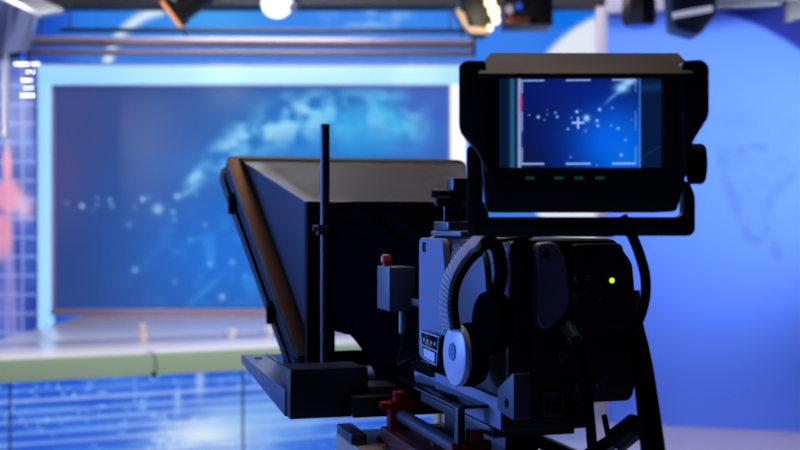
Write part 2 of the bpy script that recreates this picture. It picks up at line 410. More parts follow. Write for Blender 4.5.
# pale platform between the desk and the video wall
fl = DK.m @ Vector((0,0.95,0)); fr = DK.m @ Vector((L1,0.95,0)); sl = (fr.y-fl.y)/(fr.x-fl.x)
pol = [(-2.38, fl.y+sl*(-2.38-fl.x)), (fr.x, fr.y), (0.95, fr.y+0.1), (0.95, 8.4), (-2.38, 8.4)]
lpf = MB().prism(pol, 0.0, 0.772, 0.01, fn=lambda x,y,z: Vector((x,y,z))).build('low_platform', M['greylam'], base=(-1.2,7.6,0))
tag(lpf, 'glossy pale grey platform below the video wall behind the desk', 'platform')
# small things on the desk
def ondesk(x, y, z): return DK.px(x, y, z=z)
p = ondesk(143,338,0.775)
mb = MB().lathe([(0.022,0),(0.024,0.004),(0.018,0.012),(0.017,0.07),(0.021,0.078),(0.019,0.082),(0.0,0.083)], p)
tag(mb.build('beige_clicker', M['beige'], frame=DK, base=p), 'small beige upright cylinder standing on the left of the desk', 'desk object')
for (x, y, lb) in ((232,337,'tiny white cup on the desk further left, nearer the beige cylinder'),(270,334,'tiny white cup on the desk beside the prompter edge')):
    p = ondesk(x,y,0.775)
    mb = MB().lathe([(0.018,0),(0.026,0.03),(0.03,0.05),(0.027,0.05),(0.02,0.01),(0,0.008)], p)
    tag(mb.build('white_cup', M['white'], frame=DK, base=p), lb, 'cup', 'white cups on the desk')
q = DK.px(156,362,y=-0.012)
pts = [(q.x-0.03,0.1,0.787),(q.x-0.025,0.05,0.787),(q.x-0.02,0.02,0.789),(q.x-0.008,-0.012,0.77),(q.x+0.004,-0.012,0.71),(q.x-0.01,-0.02,0.672),(q.x-0.06,-0.014,0.66)]
mb = MB().tube(pts, 0.002, 8).ball((q.x-0.012,-0.02,0.672), 0.013)
tag(mb.build('black_cable', M['rubber'], frame=DK, base=(q.x,0,0.66)), 'thin black cable hanging over the pale green desk edge', 'cable')

# ------------------------------------------------------------------ left side panel, pole, drape, lights
def P(x, y, Y): return W.px(x, y, y=Y)
YS = 7.4
A, B = P(-75,58,YS), P(35,352,YS)
sp = thing('side_screen', 'tall blue gridded screen with pink figure left of the video wall', 'screen', W, ((A.x+B.x)/2, YS, 0))
picture_grid('screen_face', lambda s, t: Vector((A.x+(B.x-A.x)*s, YS, A.z+(0.3-A.z)*t)), 110, 260, side_picture, -75, 35, 58, CY-F*(0.3-EYE)/YS, M['screen'], sp, thick=0.06)
MB().box((A.x,YS-0.02,0),(B.x,YS+0.12,0.299),0.004).build('base_plinth', M['gunmetal'], sp)
p = P(5,138,7.1)
MB().cyl((p.x,7.1,p.z),(p.x,7.1,4.0),0.02).cyl((p.x,7.1,p.z),(p.x,7.1,p.z+0.05),0.026,bev=0.003).build('hanging_pole', M['alu'], base=(p.x,7.1,p.z))
tag(bpy.data.objects['hanging_pole'], 'slim silver pole hanging down at the far left edge', 'pole')
YB = 7.15
lp = thing('led_fixture', 'cluster of tiny white lights on a bracket at upper left', 'light', W, P(27,80,YB))
mb = MB(); zc = P(27,60,YB)
mb.cyl(P(29,97,YB+0.04), P(29,-60,YB+0.04)[:2] + (4.0,), 0.008)
for yy, xa, xb in ((64,14,40),(72,26,35),(80,21,32),(88,24,34),(95,20,35)): mb.bar(P(xa,yy,YB+0.02), P(xb,yy,YB+0.02), 0.006, 0.006)
mb.build('bracket', M['blackm'], lp)
for yy, xs in ((64,(16,19,22,25,28,34,38)),(72,(28,33)),(80,(23,27,30.5)),(88,(26,31.5)),(95.5,(22,26.5,29.5,33))):
    for xx in xs: MB().ball(P(xx,yy,YB-0.01), 0.0045, u=10, v=6).build('bulb', M['bulb'], lp)
# silver drape and pale panel light, upper left
YD = 6.9
rows = []
for i in range(15):
    t = i/14; row = []
    for j in range(25):
        s = j/24
        x = -60 + s*(60+46-24*max(0,(t-0.3))) ; y = -30 + t*90 - 9*s
        q = P(x, y, YD + 0.05*math.sin(s*17+t*2) + 0.02*math.sin(s*41))
        row.append(q)
    rows.append(row)
t_ = bmesh.new(); VV = [[t_.verts.new(q) for q in r] for r in rows]
for r0_, r1_ in zip(VV, VV[1:]):
    for j in range(24): t_.faces.new((r0_[j], r1_[j], r1_[j+1], r0_[j+1]))
bmesh.ops.solidify(t_, geom=t_.faces[:], thickness=0.01)
mb = MB(); mb._add(t_)
tag(mb.build('silver_drape', M['drape'], base=P(0,0,YD)), 'crumpled silver blue drape hanging at the top left corner', 'drape')
pl = thing('panel_light', 'pale slanted panel lamp housing at the top left corner', 'light', W, P(30,0,6.6))
a_, b_ = P(6,-9,6.6), P(53,14,6.6)
MB().bar(a_, b_, 0.3, 0.035, up=(0.2,-0.3,1), bev=0.008).build('housing', M['alu'], pl)
m_ = (a_+b_)/2
MB().cyl(m_+Vector((0,0.1,0.02)), (m_.x, m_.y+0.1, 4.0), 0.014).build('hanger', M['gunmetal'], pl)

# ------------------------------------------------------------------ pipes
YP = 7.6
pt = thing('lighting_pipe_ladder', 'pair of horizontal pinkish grey pipes above the video wall', 'pipe', W, P(250,45,YP))
MB().cyl(P(24,41,YP), P(475,44,YP), 0.034).build('pipe', M['pipe'], pt)
MB().cyl(P(28,52,YP), P(474,54,YP), 0.022).build('pipe', M['pipe'], pt)
for x in (474, 30): MB().box(P(x-1.2,57,YP)-Vector((0,0.045,0)), P(x+1.2,38,YP)+Vector((0,0.045,0)), 0.004).build('end_clamp', M['blackm'], pt)
for x in (40, 462): q = P(x,38,YP); MB().cyl((q.x,YP+0.02,q.z),(q.x,YP+0.02,4.0),0.008).build('drop_rod', M['gunmetal'], pt)
MB().cyl(P(60,30,8.2), P(470,31,8.2), 0.018).build('backdrop_pipe', M['bluegel'] if False else M['gunmetal'], base=P(250,30,8.2))
o = tag(bpy.data.objects['backdrop_pipe'], 'thin dark pipe crossing the blue backdrop above the pale pipes', 'pipe')
for x in (70, 450): q = P(x,30,8.2); MB().cyl((q.x,8.2,q.z),(q.x,8.2,4.0),0.006).build('drop_rod', M['gunmetal'], o, base=BASE[o.name])

# overhead grid pipe from which the lamps hang (above the frame)
YG = 6.5
gp = MB().cyl((-3.4,YG,3.25),(4.2,YG,3.25),0.025)
for x in (-3, 0, 3.5): gp.cyl((x,YG,3.25),(x,YG,4.0),0.012)
tag(gp.build('lamp_pipe', M['gunmetal'], base=(0.4,YG,3.25)), 'overhead pipe carrying the studio lamps', 'pipe')

def hang(par, q):
    MB().cyl(q, (q.x, YG, 3.2), 0.01).box((q.x-0.03,YG-0.035,3.19),(q.x+0.03,YG+0.035,3.224),0.005).build('hanger', M['gunmetal'], par)

# lamp 1: black spotlight, orange rim, pointing down left
l1 = thing('spotlight', 'black cylindrical spotlight with orange lit rim at upper left', 'studio lamp', W, P(195,0,YG))
f0, f1 = P(171,15,YG-0.03), P(222,-22,YG+0.0)
ax = (f1-f0).normalized()
MB().lathe([(0.086,0),(0.092,0.01),(0.092,0.06),(0.082,0.07),(0.082,0.3),(0.07,0.36),(0.0,0.365)], f0, ax).build('barrel', M['blackm'], l1)
MB().lathe([(0.072,-0.004),(0.094,-0.006),(0.094,0.012),(0.072,0.012)], f0, ax).build('rim', M['orange'], l1)
MB().lathe([(0.0,-0.003),(0.07,0.001),(0.07,0.006),(0.0,0.006)], f0, ax).build('lens', M['warm'], l1)
MB().bar(P(180,28,YG-0.1), P(187,36,YG-0.1), 0.012, 0.012).build('focus_knob', M['blackm'], l1)
hang(l1, f1)
# lamp 2: bright white lamp
l2 = thing('soft_lamp', 'bright white round lamp hanging above the middle of the video wall', 'studio lamp', W, P(278,5,YG))
c2 = P(277,4,YG)
MB().ball(c2, 0.088, 1.05, 0.8, 0.95).build('diffuser', M['coolwhite'], l2)
MB().cyl(c2+Vector((0.03,0.03,0.03)), c2+Vector((0.1,0.14,0.1)), 0.085, 0.06, bev=0.005).build('housing', M['grey'], l2)
MB().ball(P(293,7,YG-0.02), 0.028).build('side_knob', M['lilac'], l2)
hang(l2, c2+Vector((0.09,0.12,0.1)))
# lamp 3: barn-door lamp
l3 = thing('barn_door_lamp', 'black barn door lamp with tan flaps and warm bulbs', 'studio lamp', W, P(480,0,YG))
MB().prism(rounded([(x,z) for x,z in ((P(x,y,YG).x, P(x,y,YG).z) for x,y in ((452,-25),(490,-28),(491,26),(478,31),(463,16)))], 0.01), YG-0.06, YG+0.14, 0.006).build('housing', M['blackm'], l3)
k_ = lambda x,y,Y=YG-0.1: P(x,y,Y)
MB().prism([(k_(x,y).x,k_(x,y).z) for x,y in ((456,8),(464,14),(468,27),(463,27),(456,14))], YG-0.13, YG-0.08, 0.002).prism([(k_(x,y).x,k_(x,y).z) for x,y in ((468,27),(488,29),(488,35),(470,34),(463,27))], YG-0.13, YG-0.08, 0.002).build('barn_door', M['barn'], l3)
MB().prism([(k_(x,y).x,k_(x,y).z) for x,y in ((456,8),(453,12),(462,28),(471,37),(484,38),(488,35),(470,34))], YG-0.08, YG-0.065, 0.002).build('barn_door', M['blackm'], l3)
for x,y,r in ((490,2,0.034),(494,11,0.036),(496,20,0.026),(490,28,0.02)): MB().ball(k_(x,y,YG-0.08), r, 0.9, 0.7, 1.0).build('bulb', M['warm'], l3)
hang(l3, P(472,-20,YG))
# lamp 4: open box lamp
l4 = thing('box_lamp', 'dark open box lamp with orange and blue details beside the warm bulbs', 'studio lamp', W, P(528,0,YG+0.1))
a_, b_ = P(504,-20,YG+0.1), P(552,26,YG+0.1)
MB().box((a_.x,YG+0.05,b_.z),(b_.x,YG+0.3,a_.z),0.008).build('housing', M['blackm'], l4)
MB().ball(P(510,9,YG), 0.03).build('white_knob', M['lilac'], l4)
MB().ball(P(519,6,YG), 0.022).build('blue_knob', M['bluegel'], l4)
MB().box(P(516,20,YG+0.02)-Vector((0.06,0.015,0.02)), P(516,20,YG+0.02)+Vector((0.08,0.02,0.015)), 0.005).build('copper_clip', mat('copper', (140,75,45), 0.4, 0.5), l4)
hang(l4, P(530,-18,YG+0.1))
# lamps 5 and 6 in front of the printed wall
l5 = thing('lantern_lamp', 'grey brown hanging lamp with blue underside near the white column', 'studio lamp', W, P(639,0,YG))
c5 = P(639,26,YG)
MB().lathe([(0.0,0.0),(0.085,0.0),(0.1,0.03),(0.1,0.15),(0.07,0.2),(0.0,0.21)], c5, seg=8).build('housing', mat('brown_grey', (62,52,48), 0.4, 0.3), l5)
MB().lathe([(0.0,-0.012),(0.07,-0.01),(0.082,-0.001),(0.0,-0.001)], c5, seg=8).build('lens', M['bluegel'], l5)
hang(l5, c5+Vector((0,0,0.2)))
l6 = thing('strip_lamp', 'dark hanging lamp crossed by a white strip at upper right', 'studio lamp', W, P(690,0,YG))
pp = lambda *q: [(P(x,y,YG).x, P(x,y,YG).z) for x,y in q]
MB().prism(rounded(pp((668,-14),(713,-14),(713,16),(697,37),(672,30)), 0.015), YG-0.07, YG+0.14, 0.008).build('housing', mat('navy_housing', (22,32,58), 0.45), l6)
MB().bar(P(673,15.5,YG-0.09), P(712,8.5,YG-0.09), 0.03, 0.03).build('white_strip', mat('pale_strip', (205,210,225), 0.4, emit=(190,195,210), strength=0.5), l6)
hang(l6, P(690,-12,YG))
tr = thing('truss', 'short length of silver truss at the top right corner', 'truss', W, P(745,3,6.9))
mb = MB()
c0, c1 = P(716,2,6.9), P(850,-4,6.9)
for dz in (0, 0.14):
    for dy in (0, 0.16): mb.cyl(c0+Vector((0,dy,dz)), c1+Vector((0,dy,dz)), 0.014, seg=12)
for k in range(8):
    t = k/8; u = (k+1)/8; mb.cyl(c0.lerp(c1,t)+Vector((0,0,0.14*(k % 2))), c0.lerp(c1,u)+Vector((0,0,0.14*((k+1) % 2))), 0.008, seg=8)
q = c0.lerp(c1, .5); mb.cyl(q+Vector((0,0.08,0.1)), (q.x, q.y+0.08, 4.0), 0.012)
mb.build('lattice', M['steel'], tr)
wp = thing('white_panel_lamp', 'pale flat panel lamp cut by the right edge of the picture', 'studio lamp', W, P(800,5,7.0))
MB().prism([(P(x,y,7.0).x, P(x,y,7.0).z) for x,y in ((784,23),(788,-12),(840,-16),(836,10))], 6.97, 7.03, 0.005).build('panel', M['grey'], wp)
q = P(812,-13,7.0); MB().cyl(q,(q.x,q.y,4.0),0.01).build('hanger', M['gunmetal'], wp)

# ================================================================== CAMERA RIG
def rp(x, y, /, **k): return RIG.px(x, y, **k)
# ---- pedestal with head, rails and plates
pd = thing('camera_pedestal', 'studio camera pedestal with pan head, rods and red clamps under the camera', 'pedestal', RIG, (0,0.22,0))
MB().lathe([(0.0,0),(0.36,0),(0.38,0.03),(0.36,0.09),(0.16,0.14),(0.0,0.14)], (0,0.22,0)).build('base', M['blackm'], pd)
MB().cyl((0,0.22,0.13),(0,0.22,0.98),0.09, bev=0.004).lathe([(0.13,0.55),(0.13,0.62),(0.1,0.63),(0.1,0.54)], (0,0.22,0)).build('column', M['gunmetal'], pd)
MB().box((-0.09,0.1,0.98),(0.09,0.36,1.1),0.015,3).box((-0.11,0.04,1.085),(0.06,0.42,1.126),0.006).build('pan_head', M['blackm'], pd)
MB().box((-0.118,0.0,1.127),(0.04,0.42,1.148),0.004).build('base_plate', M['redplate'], pd)
mb = MB().box((-0.155,0.395,1.085),(-0.055,0.56,1.118),0.004)
mb.build('front_block', M['tan'], pd)
MB().box((-0.16,0.43,1.1185),(-0.135,0.53,1.135),0.003).build('block_bracket', M['gunmetal'], pd)
MB().cyl((-0.1,0.46,1.1185),(-0.1,0.46,1.125),0.012,bev=0.001).build('block_knob', M['gunmetal'], pd)
for v in (-0.097, 0.022): MB().cyl((v,-0.02,1.17),(v,0.432,1.17),0.0095,bev=0.002).build('rod', M['gunmetal'], pd)
for v, u in ((-0.097,0.06),(-0.097,0.385),(0.022,0.385)): MB().box((v-0.018,u-0.012,1.1485),(v+0.018,u+0.012,1.192),0.004).cyl((v-0.03,u,1.185),(v+0.02,u,1.185),0.006).cyl((v,u,1.19),(v,u,1.206),0.011,bev=0.002).build('rod_clamp', M['red'], pd)
for u in (0.1, 0.2, 0.3): MB().cyl((-0.066,u,1.1485),(-0.066,u,1.163),0.012,bev=0.002).build('red_catch', M['red'], pd)
for sgn in (-1,): MB().box((sgn*0.124,0.035,1.234),(sgn*0.0855,0.305,1.2385),0.001).build('side_rail', M['gloss'], pd)
MB().box((-0.085,0.03,1.199),(0.02,0.32,1.2115),0.002).build('slide_plate', M['blackm'], pd)
for sgn in (-1,):
    for u in (0.06,): MB().box((sgn*0.116-0.005,u-0.007,1.1485),(sgn*0.116+0.005,u+0.007,1.2335),0.002).build('plate_post', M['black'], pd)
MB().box((-0.05,0.08,1.1485),(-0.005,0.32,1.1985),0.003).build('riser', M['blackm'], pd)
# pan handle on the right
ph = [rp(628,296,y=0.06), rp(634,325,y=0.03), rp(643,370,y=-0.05), rp(653,450,y=-0.18), rp(659,500,y=-0.27)]
MB().tube(ph, lambda t: 0.0105+0.003*t, 16).build('pan_handle', M['foam'], pd)
a_, b_ = rp(638,424,y=0.0), rp(616,441,y=0.03)
MB().cyl(a_, b_, 0.0155, bev=0.003).build('drag_knob', M['black'], pd)
MB().bar((b_+a_)/2, (0.055,0.2,1.1), 0.016, 0.016).build('handle_bracket', M['blackm'], pd)

# ---- camera body
cb = thing('broadcast_camera', 'black studio broadcast camera body seen from behind, under the viewfinder', 'camera', RIG, (0,0.16,1.205))
prof = [(-0.076,1.2405),(0.08,1.2405),(0.086,1.26),(0.086,1.36),(0.082,1.405),(0.058,1.434),(-0.068,1.434),(-0.076,1.424)]
MB().prism(rounded(prof,0.008), 0.0, 0.333, 0.005, seg=3).build('body', M['black'], cb)
MB().box((-0.085,-0.005,1.212),(0.02,0.345,1.24),0.003).build('base_wedge', M['black'], cb)
MB().box((-0.0885,-0.004,1.215),(-0.0852,0.34,1.25),0.001).build('wedge_side_strip', M['side'], cb)
# left side panel (front part), rounded, with a slot
def sd(y, z, x): return Vector((x, y, z))
pan = rounded([(0.2,1.262),(0.322,1.262),(0.322,1.432),(0.215,1.432),(0.2,1.37)], 0.012)
sp_ = MB().prism(pan, -0.0765, -0.087, 0.003, fn=sd, seg=3).build('side_panel', M['side'], cb)
MB().box((-0.0885,0.288,1.412),(-0.0865,0.299,1.426),0.0008).build('slot', M['gloss'], sp_)
MB().prism(rounded([(0.05,1.34),(0.19,1.30),(0.199,1.42),(0.07,1.425)],0.03), -0.0765, -0.083, 0.003, fn=sd, seg=3).build('side_cover', mat('dark_side_cover', (70,72,84), 0.4, 0.4), cb)
MB().box((-0.07,0.19,1.4345),(0.05,0.32,1.442),0.003).build('top_plate', M['grey'], cb)
# label plate / connector panel low on the side
lp_ = MB().prism(rounded([(0.245,1.243),(0.33,1.243),(0.333,1.2605),(0.245,1.2605)],0.002), -0.0765,-0.0945, 0.001, fn=sd).build('connector_panel', M['gloss'], cb)
q0, q1, q2, q3 = rp(421,330,x=-0.098), rp(440,336,x=-0.098), rp(438,367,x=-0.098), rp(423,358,x=-0.098)
MB().loops([[q0,q1,q2,q3],[q+Vector((0.018,0,0)) for q in (q0,q1,q2,q3)]], bev=0.001).build('socket_plate', M['gloss'], lp_)
def qq(s, t): return (q0*(1-s)+q1*s)*(1-t)+(q3*(1-s)+q2*s)*t - Vector((0.0008,0,0))
mb = MB()
for A_, B_ in (((0.03,0.04),(0.97,0.04)),((0.97,0.04),(0.93,0.97)),((0.05,0.97),(0.93,0.97)),((0.03,0.04),(0.05,0.97)),((0.05,0.52),(0.95,0.52))): mb.bar(qq(*A_), qq(*B_), 0.0012, 0.0012, up=(1,0,0), bev=0)
for k in range(4):
    s = 0.2+0.2*k; mb.lathe([(0.0026,-0.0006),(0.0026,0.001),(0.0013,0.001),(0.0013,-0.0006)], qq(s,0.3), (-1,0,0), 12)
mb.prism([(0,0)]*0 or [(0.0,0.0),(1,0),(1,1),(0,1)], 0, 0.0008, 0, fn=lambda a,b,c: qq(0.14+0.68*a, 0.6+0.3*b)-Vector((c,0,0)))
mb.build('white_print', M['label'], lp_)
# lens and front
MB().lathe([(0.06,0.333),(0.06,0.36),(0.05,0.37),(0.05,0.46),(0.058,0.47),(0.058,0.6),(0.062,0.61),(0.062,0.66),(0.0,0.66)], (0,0,1.345), (0,1,0)).build('lens', M['black'], cb)
# rear details
def rr(x, y, d=-0.001): return rp(x, y, y=d)
def rpoly(*pts, y=0.0): return [(rp(a,b,y=y).x, rp(a,b,y=y).z) for a, b in pts]
MB().prism(rounded(rpoly((531,243),(550,241),(560,262),(564,300),(558,316),(538,330),(531,318)),0.008), -0.018, -0.0002, 0.004, seg=3).build('rear_cover', mat('slate_cover', (100,108,132), 0.4, 0.2), cb)
c_ = rr(543,254,-0.018); MB().cyl(c_, c_-Vector((0,0.008,0)), 0.0062, bev=0.001).build('cover_screw', M['gloss'], cb)
MB().prism(rounded(rpoly((569,244),(618,243),(628,300),(622,328),(569,330)),0.006), -0.012, -0.0002, 0.003).build('rear_control_panel', M['black'], cb)
for x, y in ((575,280),(588,278),(586,292),(574,296),(600,300)):
    c_ = rr(x,y,-0.0122); MB().cyl(c_, c_-Vector((0,0.004,0)), 0.0035, bev=0.0008).build('switch', M['gunmetal'], cb)
c_ = rr(612,280.5,-0.0122); MB().ball(c_, 0.0032, 1, 0.6, 1).build('tally_led', M['led'], cb)
sq = rpoly((540,391),(563,391),(563,416),(540,416)); si = rpoly((544,395),(559,395),(559,412),(544,412))
MB().ring(rounded(sq,0.003), rounded(si,0.003), -0.006, -0.0002).build('square_socket', M['gunmetal'], cb)
MB().prism(rounded(rpoly((505,340),(530,340),(530,418),(505,418)),0.003), -0.008, -0.0002, 0.002).build('rear_terminal_panel', M['black'], cb)
for x, y in ((577,385),(597,384),(560,355)):
    c_ = rr(x,y); MB().cyl(c_, c_-Vector((0,0.012,0)), 0.007, bev=0.001).build('round_socket', M['gunmetal'], cb)
# lower left bracket plate with a hole
bk = [rp(500,396,x=-0.088), rp(531,370,x=-0.088), rp(532,428,x=-0.088), rp(500,412,x=-0.088)]
MB().prism(rounded([(-0.0005,1.238),(-0.05,1.234),(-0.05,1.287),(-0.0005,1.262)],0.004), -0.0705,-0.091,0.001, fn=sd).build('side_bracket', mat('bracket_paint', (58,62,74), 0.5, 0.1), cb)
MB().cyl((-0.0915,-0.03,1.25),(-0.0905,-0.03,1.25),0.006).build('bracket_hole', M['gloss'], cb)
# right side bulge
MB().prism(rounded([(0.02,1.31),(0.16,1.31),(0.16,1.40),(0.04,1.41)],0.02), 0.0865, 0.099, 0.005, fn=sd, seg=3).build('side_module', M['black'], cb)
MB().box((0.088,0.004,1.345),(0.093,0.016,1.372),0.001).build('metal_tab', M['steel'], cb)
# viewfinder shoe at the front left top
zt_ = 1.4425
MB().box((-0.072,0.235,zt_),(-0.03,0.3,zt_+0.012),0.002).box((-0.068,0.262,zt_+0.012),(-0.04,0.268,zt_+0.045),0.001).build('viewfinder_shoe', M['gunmetal'], cb)
MB().cyl((-0.082,0.262,1.484),(-0.035,0.262,1.484),0.008,bev=0.002).cyl((-0.088,0.262,1.494),(-0.06,0.262,1.494),0.006,bev=0.001).box((-0.06,0.25,1.48),(-0.03,0.28,1.515),0.004).build('shoe_clamp', M['black'], cb)
for v in (-0.064, -0.054): MB().box((v-0.002,0.2605,1.46),(v+0.002,0.2619,1.472),0.0004).build('shoe_slot', M['gloss'], cb)

# ---- cables and plug on the rear
kp = [rr(570,322,-0.02), rr(574,337,-0.03), rr(580,352,-0.035), rr(585,380,-0.035), rr(590,420,-0.03), rr(594,470,-0.02)]
kc = thing('rear_cable', 'black cable with green plug hanging down the camera back', 'cable', RIG, kp[0])
MB().tube(kp[1:], 0.006, 10).build('cord', M['rubber'], kc)
MB().cyl(rr(566,325,-0.013), kp[1]+Vector((0.003,0,-0.006)), 0.0085, bev=0.001).build('plug', mat('green_plug', (46,92,66), 0.4), kc)
kp = [rp(604,415,y=0.1), rp(607,430,y=0.1), rp(612,455,y=0.1), rp(616,490,y=0.12)]
o = MB().tube(kp, 0.004, 8).build('thin_cable', M['rubber'], frame=RIG, base=kp[0]); tag(o, 'thin black cable dangling below the camera rear right corner', 'cable')

# ---- receiver box with red knob
pos = rp(392,290,y=0.40)
rx0, rx1, ry0, ry1 = -0.113, -0.072, 0.386, 0.456; rz1 = 1.45-(267-225)/F*1.65; rz0 = 1.45-(311-225)/F*1.65
rb = thing('receiver_box', 'small grey box with red knob beside the camera front', 'receiver', RIG, (-0.092,0.42,rz0))
MB().box((rx0,ry0,rz0),(rx1,ry1,rz1),0.002).build('case', mat('grey_case', (84,84,88), 0.5, 0.1), rb)
c_ = Vector((rx0+0.009,ry0+0.05,rz1))
MB().lathe([(0.0,0.0),(0.005,0),(0.005,0.004),(0.008,0.006),(0.008,0.014),(0.006,0.017),(0,0.018)], c_).build('red_knob', M['redk'], rb)
MB().cyl((-0.088,0.40,rz0),(-0.088,0.40,rz0-0.034),0.0058,bev=0.001).build('plug', M['plug'], rb)
MB().tube([(-0.088,0.40,rz0-0.033),(-0.088,0.398,rz0-0.05),(-0.098,0.385,rz0-0.07),(-0.105,0.36,rz0-0.076),(-0.104,0.335,rz0-0.068),(-0.097,0.325,1.258)], 0.0028, 8).build('wire', M['rubber'], rb)
MB().box((-0.084,0.3235,rz0+0.01),(-0.076,0.3855,rz0+0.02),0.001).build('mount_bracket', M['blackm'], rb)

# ---- headset on the left side
HS = (-0.11, 0.045)
c1_ = rp(452.5,355,y=0.055); nrm = Vector((-0.997,-0.05,0.02)).normalized()
hs = thing('headset', 'intercom headset with pale ear cap hanging on the camera left side', 'headset', RIG, c1_)
MB().lathe([(0.0,0.000),(0.031,0.000),(0.0360,-0.002),(0.0375,-0.006),(0.036,-0.010),(0.0,-0.010)], c1_, nrm*1, 40).build('ear_cap', M['cap'], hs)
MB().lathe([(0.006,0.0002),(0.0105,0.0002),(0.0105,0.0012),(0.006,0.0012)], c1_+Vector((0,0,0.004)), nrm, 24).build('cap_ring', M['capring'], hs)
MB().lathe([(0.031,-0.010),(0.0375,-0.014),(0.0385,-0.024),(0.034,-0.034),(0.0,-0.034)], c1_, nrm, 40).build('ear_cup', M['foam'], hs)
# second cup, black, above and behind
c2_ = rp(480,322,y=-0.02)
n2 = Vector((-0.99,-0.12,0.05)).normalized()
MB().lathe([(0.0,0.004),(0.018,0.003),(0.034,-0.002),(0.037,-0.01),(0.034,-0.02),(0.0,-0.022)], Vector((-0.115,-0.02,c2_.z)), n2, 36).build('ear_cup', M['foam'], hs)
# arching band: dark inner band and pale ribbed pad outside
arc = [rp(455,328,y=0.05), rp(452,305,y=0.05), rp(455,283,y=0.045), rp(465,264,y=0.035), rp(478,250,y=0.02), rp(489,244,y=0.0), rp(498,252,y=-0.02), rp(501,275,y=-0.03), rp(496,298,y=-0.03)]
ctr = rp(485,300,y=0.03)
def band(pts, t, w, off):
    S = spline([Vector(p) for p in pts], 10); L = []
    for i, p in enumerate(S):
        d_ = (S[min(i+1,len(S)-1)]-S[max(i-1,0)]).normalized(); y_ = Vector((0.03,1,0)); nx = d_.cross(y_).normalized(); yb = nx.cross(d_).normalized()
        if nx.dot(p-ctr) < 0: nx = -nx
        c = p + nx*off
        L.append([c-nx*t/2-yb*w/2, c+nx*t/2-yb*w/2, c+nx*t/2+yb*w/2, c-nx*t/2+yb*w/2])
    return L
MB().loops(band(arc, 0.009, 0.022, 0.0), bev=0.0015).build('headband', M['foam'], hs)
mb = MB(); S = spline([Vector(p) for p in arc[:6]], 10)
L = band(arc[:6], 0.006, 0.036, 0.0085)
for i in range(0, len(L)-1, 2):
    a0, a1 = L[i], L[min(i+2, len(L)-1)]
    mid = [a0[k].lerp(a1[k], 0.86) for k in range(4)]
    mb.loops([a0, mid], bev=0.0012)
mb.loops(band(arc[:6], 0.004, 0.034, 0.0075))
mb.build('headband_pad', M['greyband'], hs)
# hook over the body's top edge
MB().bar(rp(489,242,y=0.0), Vector((-0.05,0.0,1.4365)), 0.016, 0.004).build('hanging_clip', M['rubber'], hs)

# ---- teleprompter
tp = thing('teleprompter', 'black teleprompter with flared hood and slanted glass in front of the camera', 'teleprompter', RIG, (0,0.85,1.15))
NT, NB = 1.490, 1.215
nl, nr = -0.162, 0.17; U0 = 0.76
At, Ab = Vector((-0.274,1.063,1.580)), Vector((-0.172,0.82,1.195))
Bt, Bb = Vector((0.24,1.063,1.580)), Vector((0.172,0.82,1.195))
slant = (At-Ab).normalized(); gn = Vector((1,0,0)).cross((Vector((0,At.y-Ab.y,At.z-Ab.z))).normalized()).normalized()   # normal of the glass
if gn.y > 0: gn = -gn        # towards the photographer
def panel(name, pts, m, t=0.004):
    A, B, C_, D = [Vector(p) for p in pts]; nn = (C_-A).cross(D-B).normalized(); n_ = 12
    G = [[(A.lerp(B, i/n_)).lerp(D.lerp(C_, i/n_), j/n_) for j in range(n_+1)] for i in range(n_+1)]
    t_ = bmesh.new(); Vs = [[t_.verts.new(p) for p in r] for r in G]
    for i in range(n_):
        for j in range(n_): t_.faces.new((Vs[i][j], Vs[i+1][j], Vs[i+1][j+1], Vs[i][j+1]))
    bmesh.ops.solidify(t_, geom=t_.faces[:], thickness=t)
    bmesh.ops.recalc_face_normals(t_, faces=t_.faces)
    mb = MB(); mb._add(t_); return mb.build(name, m, tp)
inn = 0.037
panel('hood_top', [(nl,U0,NT),(nr,U0,NT),(Bt.x-0.012,Bt.y-0.001,Bt.z+0.010),(At.x+0.022,At.y-0.001,At.z+0.010)], M['hood'])
panel('hood_side', [(nl,U0,NT-0.001),(At.x+inn,At.y-0.02,At.z-0.004),(Ab.x+inn,Ab.y-0.02,Ab.z+0.008),(nl,U0,NB)], M['hoodside'])
panel('hood_side', [(nr,U0,NT-0.001),(nr,U0,NB),(Bb.x-inn,Bb.y-0.02,Bb.z+0.008),(Bt.x-inn,Bt.y-0.02,Bt.z-0.004)], M['hoodside'])
# frame round the glass (one mesh of four rounded bars)
ux = Vector((1,0,0)); us = Vector((0,At.y-Ab.y,At.z-Ab.z)).normalized(); og = Vector((0,Ab.y,Ab.z)); H = (Vector((0,At.y,At.z))-og).length
def gf(x, z, y): return og + ux*x + us*z - gn*y
outer = rounded([(Ab.x,0),(Bb.x,0),(Bt.x,H),(At.x,H)],0.022); inner = rounded([(Ab.x+0.037,0.016),(Bb.x-0.037,0.016),(Bt.x-0.037,H-0.014),(At.x+0.037,H-0.014)],0.012)
MB().ring(outer, inner, -0.018, 0.006, 0.0015, fn=gf).build('rear_frame', M['black'], tp)
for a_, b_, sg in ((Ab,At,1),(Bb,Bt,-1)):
    MB().prism(rounded([(a_.x+sg*0.003,0.006),(a_.x+sg*0.036,0.006),(b_.x+sg*0.036,H-0.012),(b_.x+sg*0.003,H-0.012)],0.006), -0.0205, -0.0182, 0.0006, fn=gf).build('flange_sheen', M['frame'], tp)  # warm reflection on the black frame, laid on as brown strips
o2 = [(x*1.012, z) for x, z in outer]
MB().ring(outer, inner, 0.0085, 0.02, 0.0015, fn=gf).build('glass_rim', M['black'], tp)
MB().ring([(x*1.03,z) for x,z in outer], [(x*0.98,z) for x,z in outer], 0.021, 0.046, 0.0015, fn=gf).build('front_frame', M['blackm'], tp)
MB().prism([(x*1.002,z) for x,z in inner], 0.0065, 0.0082, 0, fn=gf).build('glass', M['glass'], tp)
